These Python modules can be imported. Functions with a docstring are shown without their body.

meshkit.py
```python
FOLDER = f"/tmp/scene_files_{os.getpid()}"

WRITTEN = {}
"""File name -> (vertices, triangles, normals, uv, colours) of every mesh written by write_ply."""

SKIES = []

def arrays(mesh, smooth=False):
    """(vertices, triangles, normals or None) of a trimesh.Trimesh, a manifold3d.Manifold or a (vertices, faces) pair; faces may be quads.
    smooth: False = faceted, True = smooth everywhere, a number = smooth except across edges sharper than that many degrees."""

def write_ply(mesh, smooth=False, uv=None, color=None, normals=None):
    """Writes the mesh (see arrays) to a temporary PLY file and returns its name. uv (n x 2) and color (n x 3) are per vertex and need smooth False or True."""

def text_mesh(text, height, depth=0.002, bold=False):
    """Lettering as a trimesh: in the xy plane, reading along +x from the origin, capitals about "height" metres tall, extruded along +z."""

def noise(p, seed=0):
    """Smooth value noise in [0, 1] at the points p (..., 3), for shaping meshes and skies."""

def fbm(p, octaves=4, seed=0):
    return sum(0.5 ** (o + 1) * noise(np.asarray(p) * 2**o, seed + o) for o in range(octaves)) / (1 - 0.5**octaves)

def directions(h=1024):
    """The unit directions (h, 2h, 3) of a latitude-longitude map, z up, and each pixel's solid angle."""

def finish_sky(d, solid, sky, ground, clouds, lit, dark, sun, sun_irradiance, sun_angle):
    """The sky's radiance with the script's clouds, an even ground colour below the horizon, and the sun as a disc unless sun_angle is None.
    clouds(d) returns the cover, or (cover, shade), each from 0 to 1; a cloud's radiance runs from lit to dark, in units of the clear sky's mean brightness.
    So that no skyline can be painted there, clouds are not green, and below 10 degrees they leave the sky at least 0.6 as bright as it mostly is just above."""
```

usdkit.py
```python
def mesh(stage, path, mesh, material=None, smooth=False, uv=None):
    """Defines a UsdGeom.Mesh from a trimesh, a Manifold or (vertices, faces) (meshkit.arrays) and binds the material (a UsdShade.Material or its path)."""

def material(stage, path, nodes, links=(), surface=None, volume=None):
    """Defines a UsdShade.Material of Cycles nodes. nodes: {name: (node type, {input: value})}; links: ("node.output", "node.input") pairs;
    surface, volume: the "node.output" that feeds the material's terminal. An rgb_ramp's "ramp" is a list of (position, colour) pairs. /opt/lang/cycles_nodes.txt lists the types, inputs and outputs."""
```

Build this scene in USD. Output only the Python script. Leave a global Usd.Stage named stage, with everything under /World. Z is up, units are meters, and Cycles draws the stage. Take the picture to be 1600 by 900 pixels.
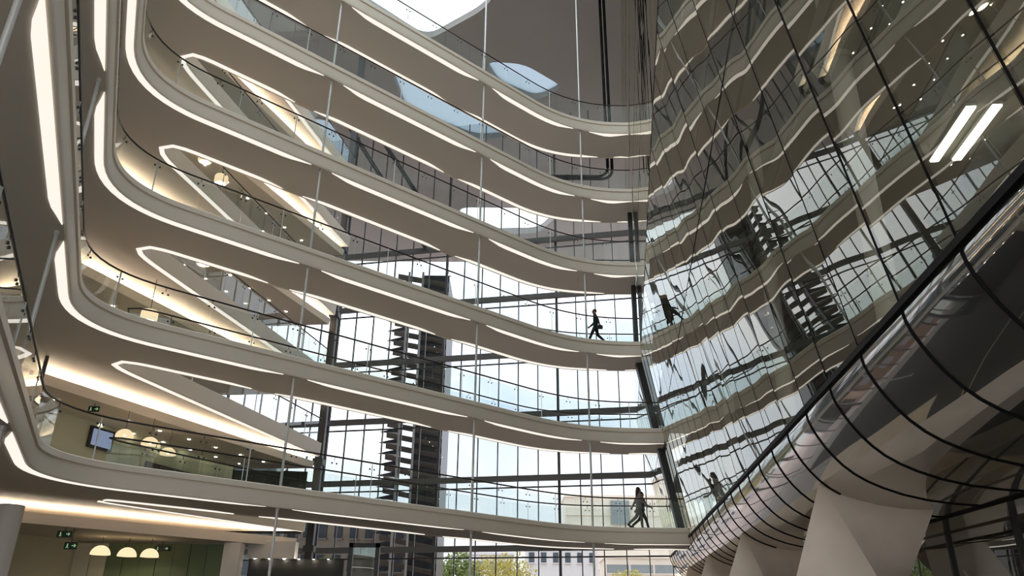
import math, random
import numpy as np, trimesh, usdkit, meshkit
import manifold3d as m3
from pxr import Usd, UsdGeom, UsdLux, UsdShade, Gf, Sdf

random.seed(7)
RNG = np.random.default_rng(11)
stage = Usd.Stage.CreateInMemory()
UsdGeom.SetStageUpAxis(stage, 'Z')
UsdGeom.Xform.Define(stage, '/World')
stage.SetDefaultPrim(stage.GetPrimAtPath('/World'))
EYE = 1.7                                   # eye height over the atrium floor; heights "h" below are over the eye

# ------------------------------------------------------------------ camera
cam = UsdGeom.Camera.Define(stage, '/World/camera')
PITCH, ROLL, FPX = math.radians(24.0), math.radians(0.54), 1225.0
U0 = np.array([0, -math.sin(PITCH), math.cos(PITCH)]); F0 = np.array([0, math.cos(PITCH), math.sin(PITCH)])
R0 = np.array([1.0, 0, 0])
Rr = math.cos(ROLL) * R0 + math.sin(ROLL) * U0
Uu = -math.sin(ROLL) * R0 + math.cos(ROLL) * U0
cam.AddTransformOp().Set(Gf.Matrix4d(*Rr, 0, *Uu, 0, *(-F0), 0, 0, 0, EYE, 1))
cam.CreateHorizontalApertureAttr(36.0); cam.CreateVerticalApertureAttr(20.25)
cam.CreateFocalLengthAttr(36.0 * FPX / 1600)
cam.CreateFStopAttr(0.0)
cam.CreateClippingRangeAttr(Gf.Vec2f(0.05, 3000))
cam.CreateExposureAttr(0.55)

# ------------------------------------------------------------------ sky
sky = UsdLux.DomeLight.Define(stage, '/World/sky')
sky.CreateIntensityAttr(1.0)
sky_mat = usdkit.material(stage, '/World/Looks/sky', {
    'tc': ('texture_coordinate', {}),
    'sep': ('separate_xyz', {}),
    'ramp': ('rgb_ramp', {'ramp': [(0, (0.42, 0.41, 0.40)), (0.485, (0.42, 0.41, 0.40)), (0.5, (0.86, 0.91, 1.0)), (0.62, (0.76, 0.85, 1.0)), (0.8, (0.66, 0.80, 1.0)), (1, (0.60, 0.76, 1.0))]}),
    'half': ('math', {'math_type': 'multiply_add', 'value2': 0.5, 'value3': 0.5}),
    'n': ('noise_texture', {'scale': 2.6, 'detail': 5.0, 'roughness': 0.55}),
    'cl': ('rgb_ramp', {'ramp': [(0, (0, 0, 0)), (0.36, (0, 0, 0)), (0.54, (1, 1, 1)), (1, (1, 1, 1))]}),
    'mx': ('mix_color', {'b': (1.03, 1.03, 1.05)}),
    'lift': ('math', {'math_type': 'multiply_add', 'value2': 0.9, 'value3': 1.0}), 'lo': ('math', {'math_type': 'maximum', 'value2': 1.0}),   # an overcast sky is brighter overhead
    'bg': ('background_shader', {}),
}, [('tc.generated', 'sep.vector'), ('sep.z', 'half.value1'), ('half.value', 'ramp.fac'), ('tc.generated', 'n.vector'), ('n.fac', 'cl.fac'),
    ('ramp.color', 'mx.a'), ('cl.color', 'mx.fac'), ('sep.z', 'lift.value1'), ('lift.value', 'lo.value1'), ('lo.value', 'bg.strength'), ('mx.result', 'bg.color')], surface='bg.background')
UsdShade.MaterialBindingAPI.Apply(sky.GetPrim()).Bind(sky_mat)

sun = UsdLux.DistantLight.Define(stage, '/World/sun')
sun.CreateIntensityAttr(13.0); sun.CreateAngleAttr(0.6); sun.CreateColorAttr(Gf.Vec3f(1.0, 0.89, 0.74))
SD = np.array([0.35, 0.75, -1.25]); SD = SD / np.linalg.norm(SD)          # the way the sunlight travels: from behind the camera, from the left
sx = np.cross([0, 0, 1.0], -SD); sx /= np.linalg.norm(sx); sy = np.cross(-SD, sx)
sun.AddTransformOp().Set(Gf.Matrix4d(*sx, 0, *sy, 0, *(-SD), 0, 0, 0, 60, 1))

# ------------------------------------------------------------------ materials
M = {}
def pbr(name, col, rough=0.5, metal=0.0, var=0.0, scale=3.0, **kw):
    p = {'base_color': col, 'roughness': rough, 'metallic': metal, **kw}
    if var:
        M[name] = usdkit.material(stage, '/World/Looks/' + name, {
            'g': ('geometry', {}), 'n': ('noise_texture', {'scale': scale, 'detail': 4.0}),
            'r': ('rgb_ramp', {'ramp': [(0.25, tuple(c * (1 - var) for c in col)), (0.75, tuple(min(1, c * (1 + var)) for c in col))]}),
            'p': ('principled_bsdf', p)}, [('g.position', 'n.vector'), ('n.fac', 'r.fac'), ('r.color', 'p.base_color')], surface='p.BSDF')
    else:
        M[name] = usdkit.material(stage, '/World/Looks/' + name, {'p': ('principled_bsdf', p)}, surface='p.BSDF')
def glow(name, col, s):
    M[name] = usdkit.material(stage, '/World/Looks/' + name, {'e': ('emission', {'color': col, 'strength': s})}, surface='e.emission')
def pane(name, tint, r0, gcol=(1, 1, 1), rough=0.0, wave=0.0):
    """a see-through pane: Schlick reflection from r0 face on to 1 at grazing angles, the same from both sides"""
    nodes = {'t': ('transparent_bsdf', {'color': tint}), 'g': ('glossy_bsdf', {'color': gcol, 'roughness': rough}),
             'f': ('layer_weight', {'blend': 0.5}), 'p': ('math', {'math_type': 'power', 'value2': 4.5}), 'a': ('math', {'math_type': 'multiply_add', 'value2': 1 - r0, 'value3': r0, 'use_clamp': True}), 'm': ('mix_closure', {})}
    links = [('f.facing', 'p.value1'), ('p.value', 'a.value1'), ('a.value', 'm.fac'), ('t.BSDF', 'm.closure1'), ('g.BSDF', 'm.closure2')]
    if wave:
        nodes.update({'gp': ('geometry', {}), 'n': ('noise_texture', {'scale': 0.45, 'detail': 1.0}), 'b': ('bump', {'strength': 1.0, 'distance': wave})})
        links += [('gp.position', 'n.vector'), ('n.fac', 'b.height'), ('b.normal', 'g.normal')]
    M[name] = usdkit.material(stage, '/World/Looks/' + name, nodes, links, surface='m.closure')

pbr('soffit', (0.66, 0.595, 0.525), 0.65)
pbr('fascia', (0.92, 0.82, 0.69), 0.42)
pbr('plaster', (0.66, 0.62, 0.56), 0.6)
pbr('ceiling', (0.34, 0.32, 0.295), 0.7, var=0.04, scale=0.3)
pbr('dropceiling', (0.60, 0.54, 0.45), 0.7)
pbr('floor', (0.30, 0.255, 0.20), 0.5, var=0.08, scale=0.6)
pbr('dark_stone', (0.035, 0.032, 0.027), 0.85, var=0.2, scale=1.2)
pbr('tan_sunlit_and_inlay', (0.66, 0.50, 0.32), 0.5, var=0.1, scale=0.7)  # colour of the painted sunlit floor patch, also of the inlay lines
pbr('carpet', (0.20, 0.18, 0.16), 0.9)
pbr('black_metal', (0.010, 0.010, 0.011), 0.6, ior=1.2)
pbr('dark_steel', (0.05, 0.05, 0.052), 0.4, metal=0.3)
pbr('grey_beam', (0.13, 0.125, 0.12), 0.5)
pbr('mullion', (0.075, 0.077, 0.08), 0.4, metal=0.3)
pbr('rod', (0.72, 0.72, 0.70), 0.35, metal=0.2)
pbr('handrail', (0.05, 0.048, 0.045), 0.35, metal=0.4)
pbr('post', (0.60, 0.60, 0.57), 0.35, metal=0.4)
pbr('concrete', (0.80, 0.67, 0.55), 0.75, var=0.10, scale=1.3)
pbr('olive', (0.56, 0.52, 0.38), 0.7)
pbr('green_panel', (0.13, 0.17, 0.08), 0.6)
pbr('brown_wall', (0.22, 0.16, 0.12), 0.6)
pbr('maroon', (0.10, 0.05, 0.055), 0.6)
pbr('darkroom', (0.022, 0.02, 0.018), 0.6)
pbr('office', (0.33, 0.32, 0.28), 0.8)
pbr('sign', (0.02, 0.03, 0.02), 0.4)
pbr('screen_frame', (0.015, 0.015, 0.015), 0.3)
pbr('paving', (0.60, 0.47, 0.42), 0.8, var=0.15, scale=0.8)
pbr('beige', (0.80, 0.72, 0.60), 0.8, var=0.05, scale=0.3)
pbr('pale_wall', (0.78, 0.76, 0.76), 0.8)
pbr('window_dark', (0.10, 0.12, 0.14), 0.1)
pbr('window_grey', (0.24, 0.27, 0.27), 0.2)
pbr('orange_wall', (0.62, 0.42, 0.30), 0.8)
pbr('brown_building', (0.40, 0.34, 0.27), 0.8, var=0.1)
pbr('tower', (0.045, 0.045, 0.05), 0.35)
pbr('louvre', (0.17, 0.155, 0.135), 0.45)
pbr('bark', (0.10, 0.07, 0.05), 0.9)
pbr('cloth_black', (0.012, 0.013, 0.017), 0.8)
pbr('cloth_navy', (0.02, 0.024, 0.035), 0.8)
pbr('cloth_grey', (0.21, 0.19, 0.17), 0.85)
pbr('cloth_taupe', (0.17, 0.15, 0.13), 0.85)
pbr('skin', (0.30, 0.17, 0.11), 0.5)
pbr('hair', (0.012, 0.009, 0.008), 0.6)
pbr('eye', (0.03, 0.02, 0.02), 0.2)
pbr('bag', (0.03, 0.028, 0.026), 0.5)
M['skylight_grey'] = usdkit.material(stage, '/World/Looks/skylight_grey', {'d': ('translucent_bsdf', {'color': (0.46, 0.50, 0.53)})}, surface='d.BSDF')
M['skylight_frost'] = usdkit.material(stage, '/World/Looks/skylight_frost', {'d': ('translucent_bsdf', {'color': (0.84, 0.86, 0.86)}), 't': ('transparent_bsdf', {'color': (0.85, 0.92, 0.98)}), 'm': ('mix_closure', {'fac': 0.10})},
                        [('d.BSDF', 'm.closure1'), ('t.BSDF', 'm.closure2')], surface='m.closure')
for nm, c in (('leaf_yellow', (0.48, 0.42, 0.10)), ('leaf_green', (0.20, 0.26, 0.07))):
    M[nm] = usdkit.material(stage, '/World/Looks/' + nm, {'d': ('principled_bsdf', {'base_color': c, 'roughness': 0.6}), 't': ('translucent_bsdf', {'color': c}), 'm': ('mix_closure', {'fac': 0.4})},
                            [('d.BSDF', 'm.closure1'), ('t.BSDF', 'm.closure2')], surface='m.closure')
glow('strip', (1.0, 0.92, 0.82), 0.70)
glow('cove', (1.0, 0.84, 0.66), 27.0)
glow('downlight', (1.0, 0.93, 0.75), 40.0)
glow('led', (1.0, 0.95, 0.86), 9.0)
glow('pendant', (1.0, 0.74, 0.45), 0.80)
glow('bulb', (1.0, 0.85, 0.6), 30.0)
glow('screen', (0.40, 0.46, 0.68), 0.42)
glow('sign_green', (0.35, 0.75, 0.35), 0.45)
M['spandrel'] = usdkit.material(stage, '/World/Looks/spandrel', {
    'd': ('principled_bsdf', {'base_color': (0.012, 0.013, 0.013), 'roughness': 0.3}), 'g': ('glossy_bsdf', {'color': (0.95, 0.93, 0.88), 'roughness': 0.02}),
    'f': ('layer_weight', {'blend': 0.5}), 'p': ('math', {'math_type': 'power', 'value2': 4.5}), 'a': ('math', {'math_type': 'multiply_add', 'value2': 0.7, 'value3': 0.30, 'use_clamp': True}), 'm': ('mix_closure', {})},
    [('f.facing', 'p.value1'), ('p.value', 'a.value1'), ('a.value', 'm.fac'), ('d.BSDF', 'm.closure1'), ('g.BSDF', 'm.closure2')], surface='m.closure')
pane('clear', (0.68, 0.70, 0.725), 0.03)
pane('rail', (0.94, 0.97, 0.962), 0.035)
pane('mirror', (0.62, 0.64, 0.57), 0.20, (0.95, 0.95, 0.88), 0.0, 0.006)
pane('skylight_glass', (0.75, 0.85, 0.95), 0.04)
pane('office_glass', (0.70, 0.74, 0.70), 0.22, (0.95, 0.97, 0.95), 0.0, 0.012)

# ------------------------------------------------------------------ helpers
USED, LOC = {}, {}
def numbered(parent, name):
    k = parent + '/' + name
    n = USED.get(k, 0); USED[k] = n + 1
    return k if n == 0 else f'{k}_{n:03d}'
def setdata(p, label=None, cat=None, group=None, kind=None):
    for k, v in (('label', label), ('category', cat), ('group', group), ('kind', kind)):
        if v: p.SetCustomDataByKey(k, v)
def thing(name, label, cat, loc=(0, 0, 0), group=None, kind=None):
    path = numbered('/World', name)
    x = UsdGeom.Xform.Define(stage, path); x.AddTranslateOp().Set(Gf.Vec3d(*map(float, loc)))
    LOC[path] = np.array(loc, float)
    setdata(x.GetPrim(), label, cat, group, kind)
    return path
def obj(name, mesh, mat, parent=None, label=None, cat=None, group=None, kind=None, smooth=False):
    path = numbered(parent or '/World', name)
    v, f, _ = meshkit.arrays(mesh)
    loc = LOC.get(parent, np.zeros(3)) if parent else np.zeros(3)
    pr = usdkit.mesh(stage, path, (v - loc, f), M[mat], smooth=smooth)
    if parent: LOC[path] = loc
    setdata(pr.GetPrim(), label, cat, group, kind)
    return path
def copy_thing(src, name, loc, label, rotz=0):
    s = stage.GetPrimAtPath(src); d = s.GetCustomData()
    path = numbered('/World', name)
    x = UsdGeom.Xform.Define(stage, path)
    x.GetPrim().GetReferences().AddInternalReference(src)
    x.ClearXformOpOrder()
    x.AddTranslateOp().Set(Gf.Vec3d(*map(float, loc)))
    if rotz: x.AddRotateZOp().Set(float(rotz))
    x.GetPrim().SetInstanceable(True)
    setdata(x.GetPrim(), label, d.get('category'), d.get('group'))
    return path
def join(ms):
    vs, fs, n = [], [], 0
    for m in ms:
        v, f, _ = meshkit.arrays(m); vs.append(v); fs.append(f + n); n += len(v)
    return np.vstack(vs), np.vstack(fs)
def box(x0, x1, y0, y1, z0, z1):
    b = trimesh.creation.box([x1 - x0, y1 - y0, z1 - z0]); b.apply_translation([(x0 + x1) / 2, (y0 + y1) / 2, (z0 + z1) / 2]); return b
def bar(p, q, w, d=None, up=(0, 0, 1)):
    """a square bar from p to q, w wide across, d deep along 'up'"""
    p, q = np.asarray(p, float), np.asarray(q, float); d = w if d is None else d
    t = q - p; t = t / np.linalg.norm(t); up = np.asarray(up, float)
    a = np.cross(t, up)
    if np.linalg.norm(a) < 1e-4: a = np.cross(t, [1, 0, 0])
    a /= np.linalg.norm(a); b = np.cross(a, t)
    c = [(-1, -1), (1, -1), (1, 1), (-1, 1)]
    v = [e + a * (i * w / 2) + b * (j * d / 2) for e in (p, q) for i, j in c]
    f = [[3, 2, 1, 0], [4, 5, 6, 7]] + [[k, (k + 1) % 4, 4 + (k + 1) % 4, 4 + k] for k in range(4)]
    return np.array(v), np.array(f)
def tube(pts, r, n=8):
    pts = np.asarray(pts, float); rings = []
    r = np.broadcast_to(r, len(pts))
    for i, p in enumerate(pts):
        t = pts[min(i + 1, len(pts) - 1)] - pts[max(i - 1, 0)]; t /= np.linalg.norm(t)
        a = np.cross(t, [0, 0, 1.0]); a = np.cross(t, [1.0, 0, 0]) if np.linalg.norm(a) < 0.1 else a
        a /= np.linalg.norm(a); b = np.cross(t, a)
        rings.append([p + r[i] * (a * math.cos(k) + b * math.sin(k)) for k in np.linspace(0, 2 * math.pi, n, endpoint=False)])
    v = np.array(rings).reshape(-1, 3); f = []
    for i in range(len(pts) - 1):
        for k in range(n):
            f.append([i * n + k, i * n + (k + 1) % n, (i + 1) * n + (k + 1) % n, (i + 1) * n + k])
    f = np.array(f); tri = np.vstack([f[:, [0, 2, 1]], f[:, [0, 3, 2]]])
    cap = [[0, k, k + 1] for k in range(1, n - 1)] + [[(len(pts) - 1) * n, (len(pts) - 1) * n + k + 1, (len(pts) - 1) * n + k] for k in range(1, n - 1)]
    return v, np.vstack([tri, cap])
def extrude(polys, z0, z1):
    cs = m3.CrossSection([np.asarray(p, float) for p in polys], m3.FillRule.EvenOdd)
    mm = m3.Manifold.extrude(cs, z1 - z0).to_mesh()
    return mm.vert_properties[:, :3] + [0, 0, z0], mm.tri_verts
def bez(a, b, c, n=10):
    t = np.linspace(0, 1, n)[:, None]
    return (1 - t) ** 2 * np.array(a) + 2 * t * (1 - t) * np.array(b) + t * t * np.array(c)
def normals2(P):
    """right-hand normals along a plan polyline"""
    d = np.gradient(P, axis=0); d /= np.linalg.norm(d, axis=1)[:, None]
    return np.stack([d[:, 1], -d[:, 0]], 1)
def offset(P, o):
    return P + normals2(P) * o
def arclen(P):
    return np.concatenate([[0], np.cumsum(np.linalg.norm(np.diff(P, axis=0), axis=1))])
def resample(P, step):
    s = arclen(P); n = max(2, int(round(s[-1] / step)) + 1); q = np.linspace(0, s[-1], n)
    return np.stack([np.interp(q, s, P[:, k]) for k in (0, 1)], 1)
def at(P, q):
    s = arclen(P); return np.stack([np.interp(q, s, P[:, k]) for k in (0, 1)], -1)
def sweep(P, prof, closed=True):
    """profile [(offset to the right, z)] swept along plan polyline P; closed profile with end caps"""
    N = normals2(P); k = len(prof)
    v = np.array([[*(P[i] + N[i] * o), z] for i in range(len(P)) for o, z in prof]); f = []
    for i in range(len(P) - 1):
        for j in range(k if closed else k - 1):
            a, b = i * k + j, i * k + (j + 1) % k
            f.append([a, b, b + k, a + k])
    f = np.array(f); f = np.vstack([f[:, [0, 2, 1]], f[:, [0, 3, 2]]])
    if closed:
        e = (len(P) - 1) * k
        f = np.vstack([f, [[0, j, j + 1] for j in range(1, k - 1)], [[e, e + j + 1, e + j] for j in range(1, k - 1)]])
    return v, f
def box_sweep(P, o0, o1, z0, z1):
    return sweep(P, [(o0, z0), (o1, z0), (o1, z1), (o0, z1)])
def lathe(prof, n=24):
    return trimesh.creation.revolve(np.array(prof, float), sections=n)
def moved(m, t, rz=0):
    v, f, _ = meshkit.arrays(m); c, s = math.cos(rz), math.sin(rz)
    return v @ np.array([[c, s, 0], [-s, c, 0], [0, 0, 1]]) + np.asarray(t, float), f
def glaze(P, q, d=0.012):
    """a thin glass slab over the quad given by four corners"""
    P = np.asarray(P, float); n = np.cross(P[1] - P[0], P[3] - P[0]); n /= np.linalg.norm(n)
    return P, np.array([[0, 1, 2, 3]])

# ------------------------------------------------------------------ the plan
ORD = ['lowest', 'second', 'third', 'fourth', 'fifth', 'topmost']
H = [3.70, 8.03, 12.18, 16.34, 20.56, 24.70]
SL = 0.64                                   # slab with its floor build-up
HC = 12.5                                   # height of the fold in the glass wall: leaning below, upright above
def wall_lo(Y, h): return 3.65 + 0.137 * Y - 0.187 * h
def wall_x(Y, h): return wall_lo(Y, h) if h <= HC else wall_lo(Y, HC) + 0.008 * (h - HC)
def edge_h(Y): return 3.13 + 0.029 * (Y - 5)
def edge_x(Y): return wall_lo(Y, edge_h(Y))
def outer_path(h):
    p = [np.array([[-1.0, -3.0]]), bez((-11.5, 18.75), (-12.52, 20.86), (-10.7, 22.5), 22), bez((0.9, 33.0), (3.09, 35.0), (5.6, 35.0), 18), np.array([[wall_x(35, h) - 0.03, 35.0]])]
    return np.vstack(p)
END = [(-8.0, 31.7), (-9.4, 38.5), (-9.8, 39.8), (-9.9, 40.6), (-9.5, 40.5), (-9.5, 40.5)]
CTRL = np.array([-13.3, 23.3])
DIAG = np.array([0.738, 0.674]) / np.hypot(0.738, 0.674)
def void_path(i):
    """from the plate's far end along the plate to the rounded tip, then along the walkway's inner side to the glass wall"""
    e = np.array(END[i]); d = (e - CTRL) / np.linalg.norm(e - CTRL)
    o = np.array([-7.18, 25.7]) + 2.45 * np.array([-DIAG[1], DIAG[0]])
    dd = DIAG
    # intersection of the plate line and the walkway's inner line
    A = np.array([d, -dd]).T; t = np.linalg.solve(A, o - CTRL); c = CTRL + d * t[0]
    tip = bez(c + d * 2.3, c, c + dd * 1.9, 26)
    k = 37.3; x = o[0] + (k - o[1]) / dd[1] * dd[0]
    corner = bez(np.array([x, k]) - dd * 2.6, (x, k), (x + 2.4, k), 16)
    return np.vstack([[e], tip, corner, [[wall_x(37.3, H[i]) - 0.03, k]]]), len(tip)
COVE0 = np.array([-15.3, 24.7])

# ------------------------------------------------------------------ setting: floor, roof, enclosing walls
fl = thing('floor', 'polished atrium floor with a dark stone field and a tan patch painted as sunlit', 'floor', (0, 20, 0), kind='structure')
obj('slab', box(-30, 20, -12, 54, -0.3, 0.0), 'floor', fl)
obj('dark_stone_field', box(-9, 3.0, 1, 44.0, 0.0, 0.008), 'dark_stone', fl)
obj('dark_stone_band', box(3.0, 7.5, 1, 20.0, 0.0, 0.008), 'dark_stone', fl)
obj('sunlit_tan_patch', extrude([[(3.05, 20.1), (11.5, 18.5), (12.5, 33), (3.05, 34)]], 0.0, 0.010), 'tan_sunlit_and_inlay', fl)  # sunlight on the floor put in as a tan patch of colour
for k in range(5): obj('inlay_line', bar((-8, 4 + 3.6 * k, 0.015), (7, 2.6 + 3.6 * k, 0.015), 0.05, 0.01), 'tan_sunlit_and_inlay', fl)
obj('pavement', box(-110, 110, 54, 230, -0.35, -0.02), 'paving', label='pinkish paved forecourt outside beyond the glazed facade', cat='pavement', kind='structure')
def rounded(pts, r=1.2, n=6):
    P = np.array(pts, float); out = []
    for i in range(len(P)):
        a, b, c = P[i - 1], P[i], P[(i + 1) % len(P)]
        u, w = (a - b) / np.linalg.norm(a - b), (c - b) / np.linalg.norm(c - b)
        out.append(bez(b + u * r, b, b + w * r, n))
    return np.vstack(out)
ROOFH = 37.3; ROOFZ = ROOFH + EYE; RK = ROOFH / 32.0
HOLES = [rounded([(-16, -8), (7, -8), (7, 25.5), (1.0, 28.0), (-1.6, 33.6), (-5.2, 36.3), (-8, 33.5), (-16, 26)], 1.0),
         rounded([(-7.6, 39.0), (-5.6, 39.4), (1.2, 45.6), (-2.6, 46.2), (-7.2, 43.0)], 0.9),
         rounded([(-1.8, 38.0), (0.6, 38.2), (3.2, 40.4), (1.5, 41.8), (-1.0, 40.2)], 0.8),
         rounded([(-4.4, 55.8), (4.4, 55.8), (2.2, 60.2), (-4.4, 60.6)], 0.9),
         rounded([(-17, 44), (-12.5, 44), (-11.5, 50), (-17, 50)], 1.0)]
HOLES = [q * RK for q in HOLES]
obj('ceiling', extrude([[(-30, -12), (20, -12), (22, 66 * RK), (-34, 66 * RK)]] + HOLES, ROOFZ, ROOFZ + 0.7), 'ceiling', kind='structure')
sk = thing('skylight', 'rounded roof skylights of bluish frosted glass above the atrium', 'skylight', (-5, 35, ROOFZ), kind='structure')
for P_, m_ in ((HOLES[0], 'skylight_frost'), (HOLES[1], 'skylight_grey'), (HOLES[2], 'skylight_grey'), (HOLES[4], 'skylight_grey')):
    obj('skylight_pane', extrude([P_], ROOFZ + .5, ROOFZ + .52), m_, sk)
obj('wall_left', box(-30.3, -30, -12, 52, 0, ROOFZ), 'plaster', kind='structure')
obj('wall_office', box(19.7, 20, -12, 54, 0, ROOFZ), 'office', kind='structure')

# ------------------------------------------------------------------ galleries
RODS = [(-6.2, 7.7), (-9.85, 15.3), (-7.25, 25.55), (-1.38, 30.95), (3.52, 34.9)]
def nearest_s(P, q):
    R = resample(P, 0.05); return arclen(R)[np.argmin(np.linalg.norm(R - np.asarray(q), axis=1))]
def strip_mesh(P, s0, s1, o0, o1, z, taper=0.9, side=1):
    """a flat light slot from arc length s0 to s1, its inner side cut away to a point at both ends"""
    n = max(8, int((s1 - s0) / 0.35)); q = np.linspace(s0, s1, n)
    C = at(P, q); D = at(P, q + 0.02) - at(P, q - 0.02)
    D[0] = D[1]; D[-1] = D[-2]
    D /= np.linalg.norm(D, axis=1)[:, None]; N = np.stack([D[:, 1], -D[:, 0]], 1)
    w = np.clip(np.minimum(q - s0, s1 - q) / taper, 0.04, 1)
    a = C + N * o0; b = C + N * (o0 + (o1 - o0) * w)[:, None]
    v = np.vstack([np.c_[a, np.full(n, z)], np.c_[b, np.full(n, z)], np.c_[a, np.full(n, z + 0.03)], np.c_[b, np.full(n, z + 0.03)]])
    f = []
    for i in range(n - 1):
        for x, y in ((0, n), (3 * n, 2 * n), (2 * n, 0), (n, 3 * n)):
            f.append([x + i, x + i + 1, y + i + 1, y + i])
    return v, np.array(f)
def segments(P, cuts, gap=0.45, lo=0.0, hi=None):
    L = arclen(P)[-1] if hi is None else hi
    e = [lo] + [x for c in sorted(cuts) for x in (c - gap, c + gap)] + [L]
    return [(a, b) for a, b in zip(e[::2], e[1::2]) if b - a > 0.8]
PATHS, ntip_of = [], []
for i, h in enumerate(H):
    z = h + EYE
    P = outer_path(h); V, ntip = void_path(i); e = np.array(END[i])
    PATHS.append((P, V)); ntip_of.append(ntip)
    g = thing('gallery', f'{ORD[i]} curving gallery slab with recessed light strips, from the left corner to the glass wall', 'gallery', (P[-1][0], 35.0, z))
    Pi = offset(P, -0.02)
    poly = np.vstack([Pi, V[::-1], [[-29.8, e[1] + 2.5], [-29.8, -3.0]]])
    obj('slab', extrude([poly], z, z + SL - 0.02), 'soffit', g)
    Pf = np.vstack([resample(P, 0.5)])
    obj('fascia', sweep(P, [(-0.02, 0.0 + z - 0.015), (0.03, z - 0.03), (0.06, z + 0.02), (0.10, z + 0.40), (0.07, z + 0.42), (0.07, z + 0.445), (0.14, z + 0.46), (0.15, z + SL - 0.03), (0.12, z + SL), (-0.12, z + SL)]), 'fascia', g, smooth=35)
    obj('void_fascia', sweep(V, [(0.02, z - 0.015), (-0.03, z - 0.03), (-0.06, z + 0.02), (-0.09, z + SL - 0.02), (-0.06, z + SL), (0.12, z + SL)][::-1]), 'fascia', g, smooth=35)
    for a, b in segments(P, [nearest_s(P, r) for r in RODS]):
        obj('light_strip', strip_mesh(P, a, b, -0.04, -0.26, z - 0.034), 'strip', g)
    iv = [nearest_s(V, np.array(r) + 2.4 * np.array([-DIAG[1], DIAG[0]])) for r in RODS[2:4]] + [nearest_s(V, (5.2, 37.3))]
    for a, b in segments(V, iv):
        obj('void_light_strip', strip_mesh(V, a, b, 0.05, 0.22, z - 0.034), 'strip', g)
    # lowered ceiling of the office plate with its cove of light
    ce = e + np.array([-0.25, -0.1]); cd = (ce - COVE0) / np.linalg.norm(ce - COVE0)
    C0 = COVE0 - cd * 5.0
    cv = np.array([C0, ce])
    lowpoly = np.array([C0, ce, [-29.7, e[1] + 2.0], [-29.7, C0[1] - 4]])
    obj('lowered_ceiling', extrude([lowpoly], z - 0.62, z - 0.52), 'dropceiling', g)
    lip = resample(cv, 1.0)
    obj('cove_lip', sweep(lip, [(0.0, z - 0.62), (0.03, z - 0.62), (0.10, z - 0.30), (0.07, z - 0.30)]), 'fascia', g)
    obj('cove_light', box_sweep(lip, -0.55, -0.45, z - 0.42, z - 0.39), 'cove', g)
    for k in range(9 if i else 0):
        for off in (1.2, 2.6):
            c = C0 + cd * (6.5 + 1.6 * k) + np.array([cd[1], -cd[0]]) * (-off)
            if c[1] < e[1] - 0.5:
                obj('downlight', moved(lathe([(0, -0.02), (0.05, -0.02), (0.06, 0), (0, 0)], 10), (c[0], c[1], z - 0.62)), 'downlight', g)

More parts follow.
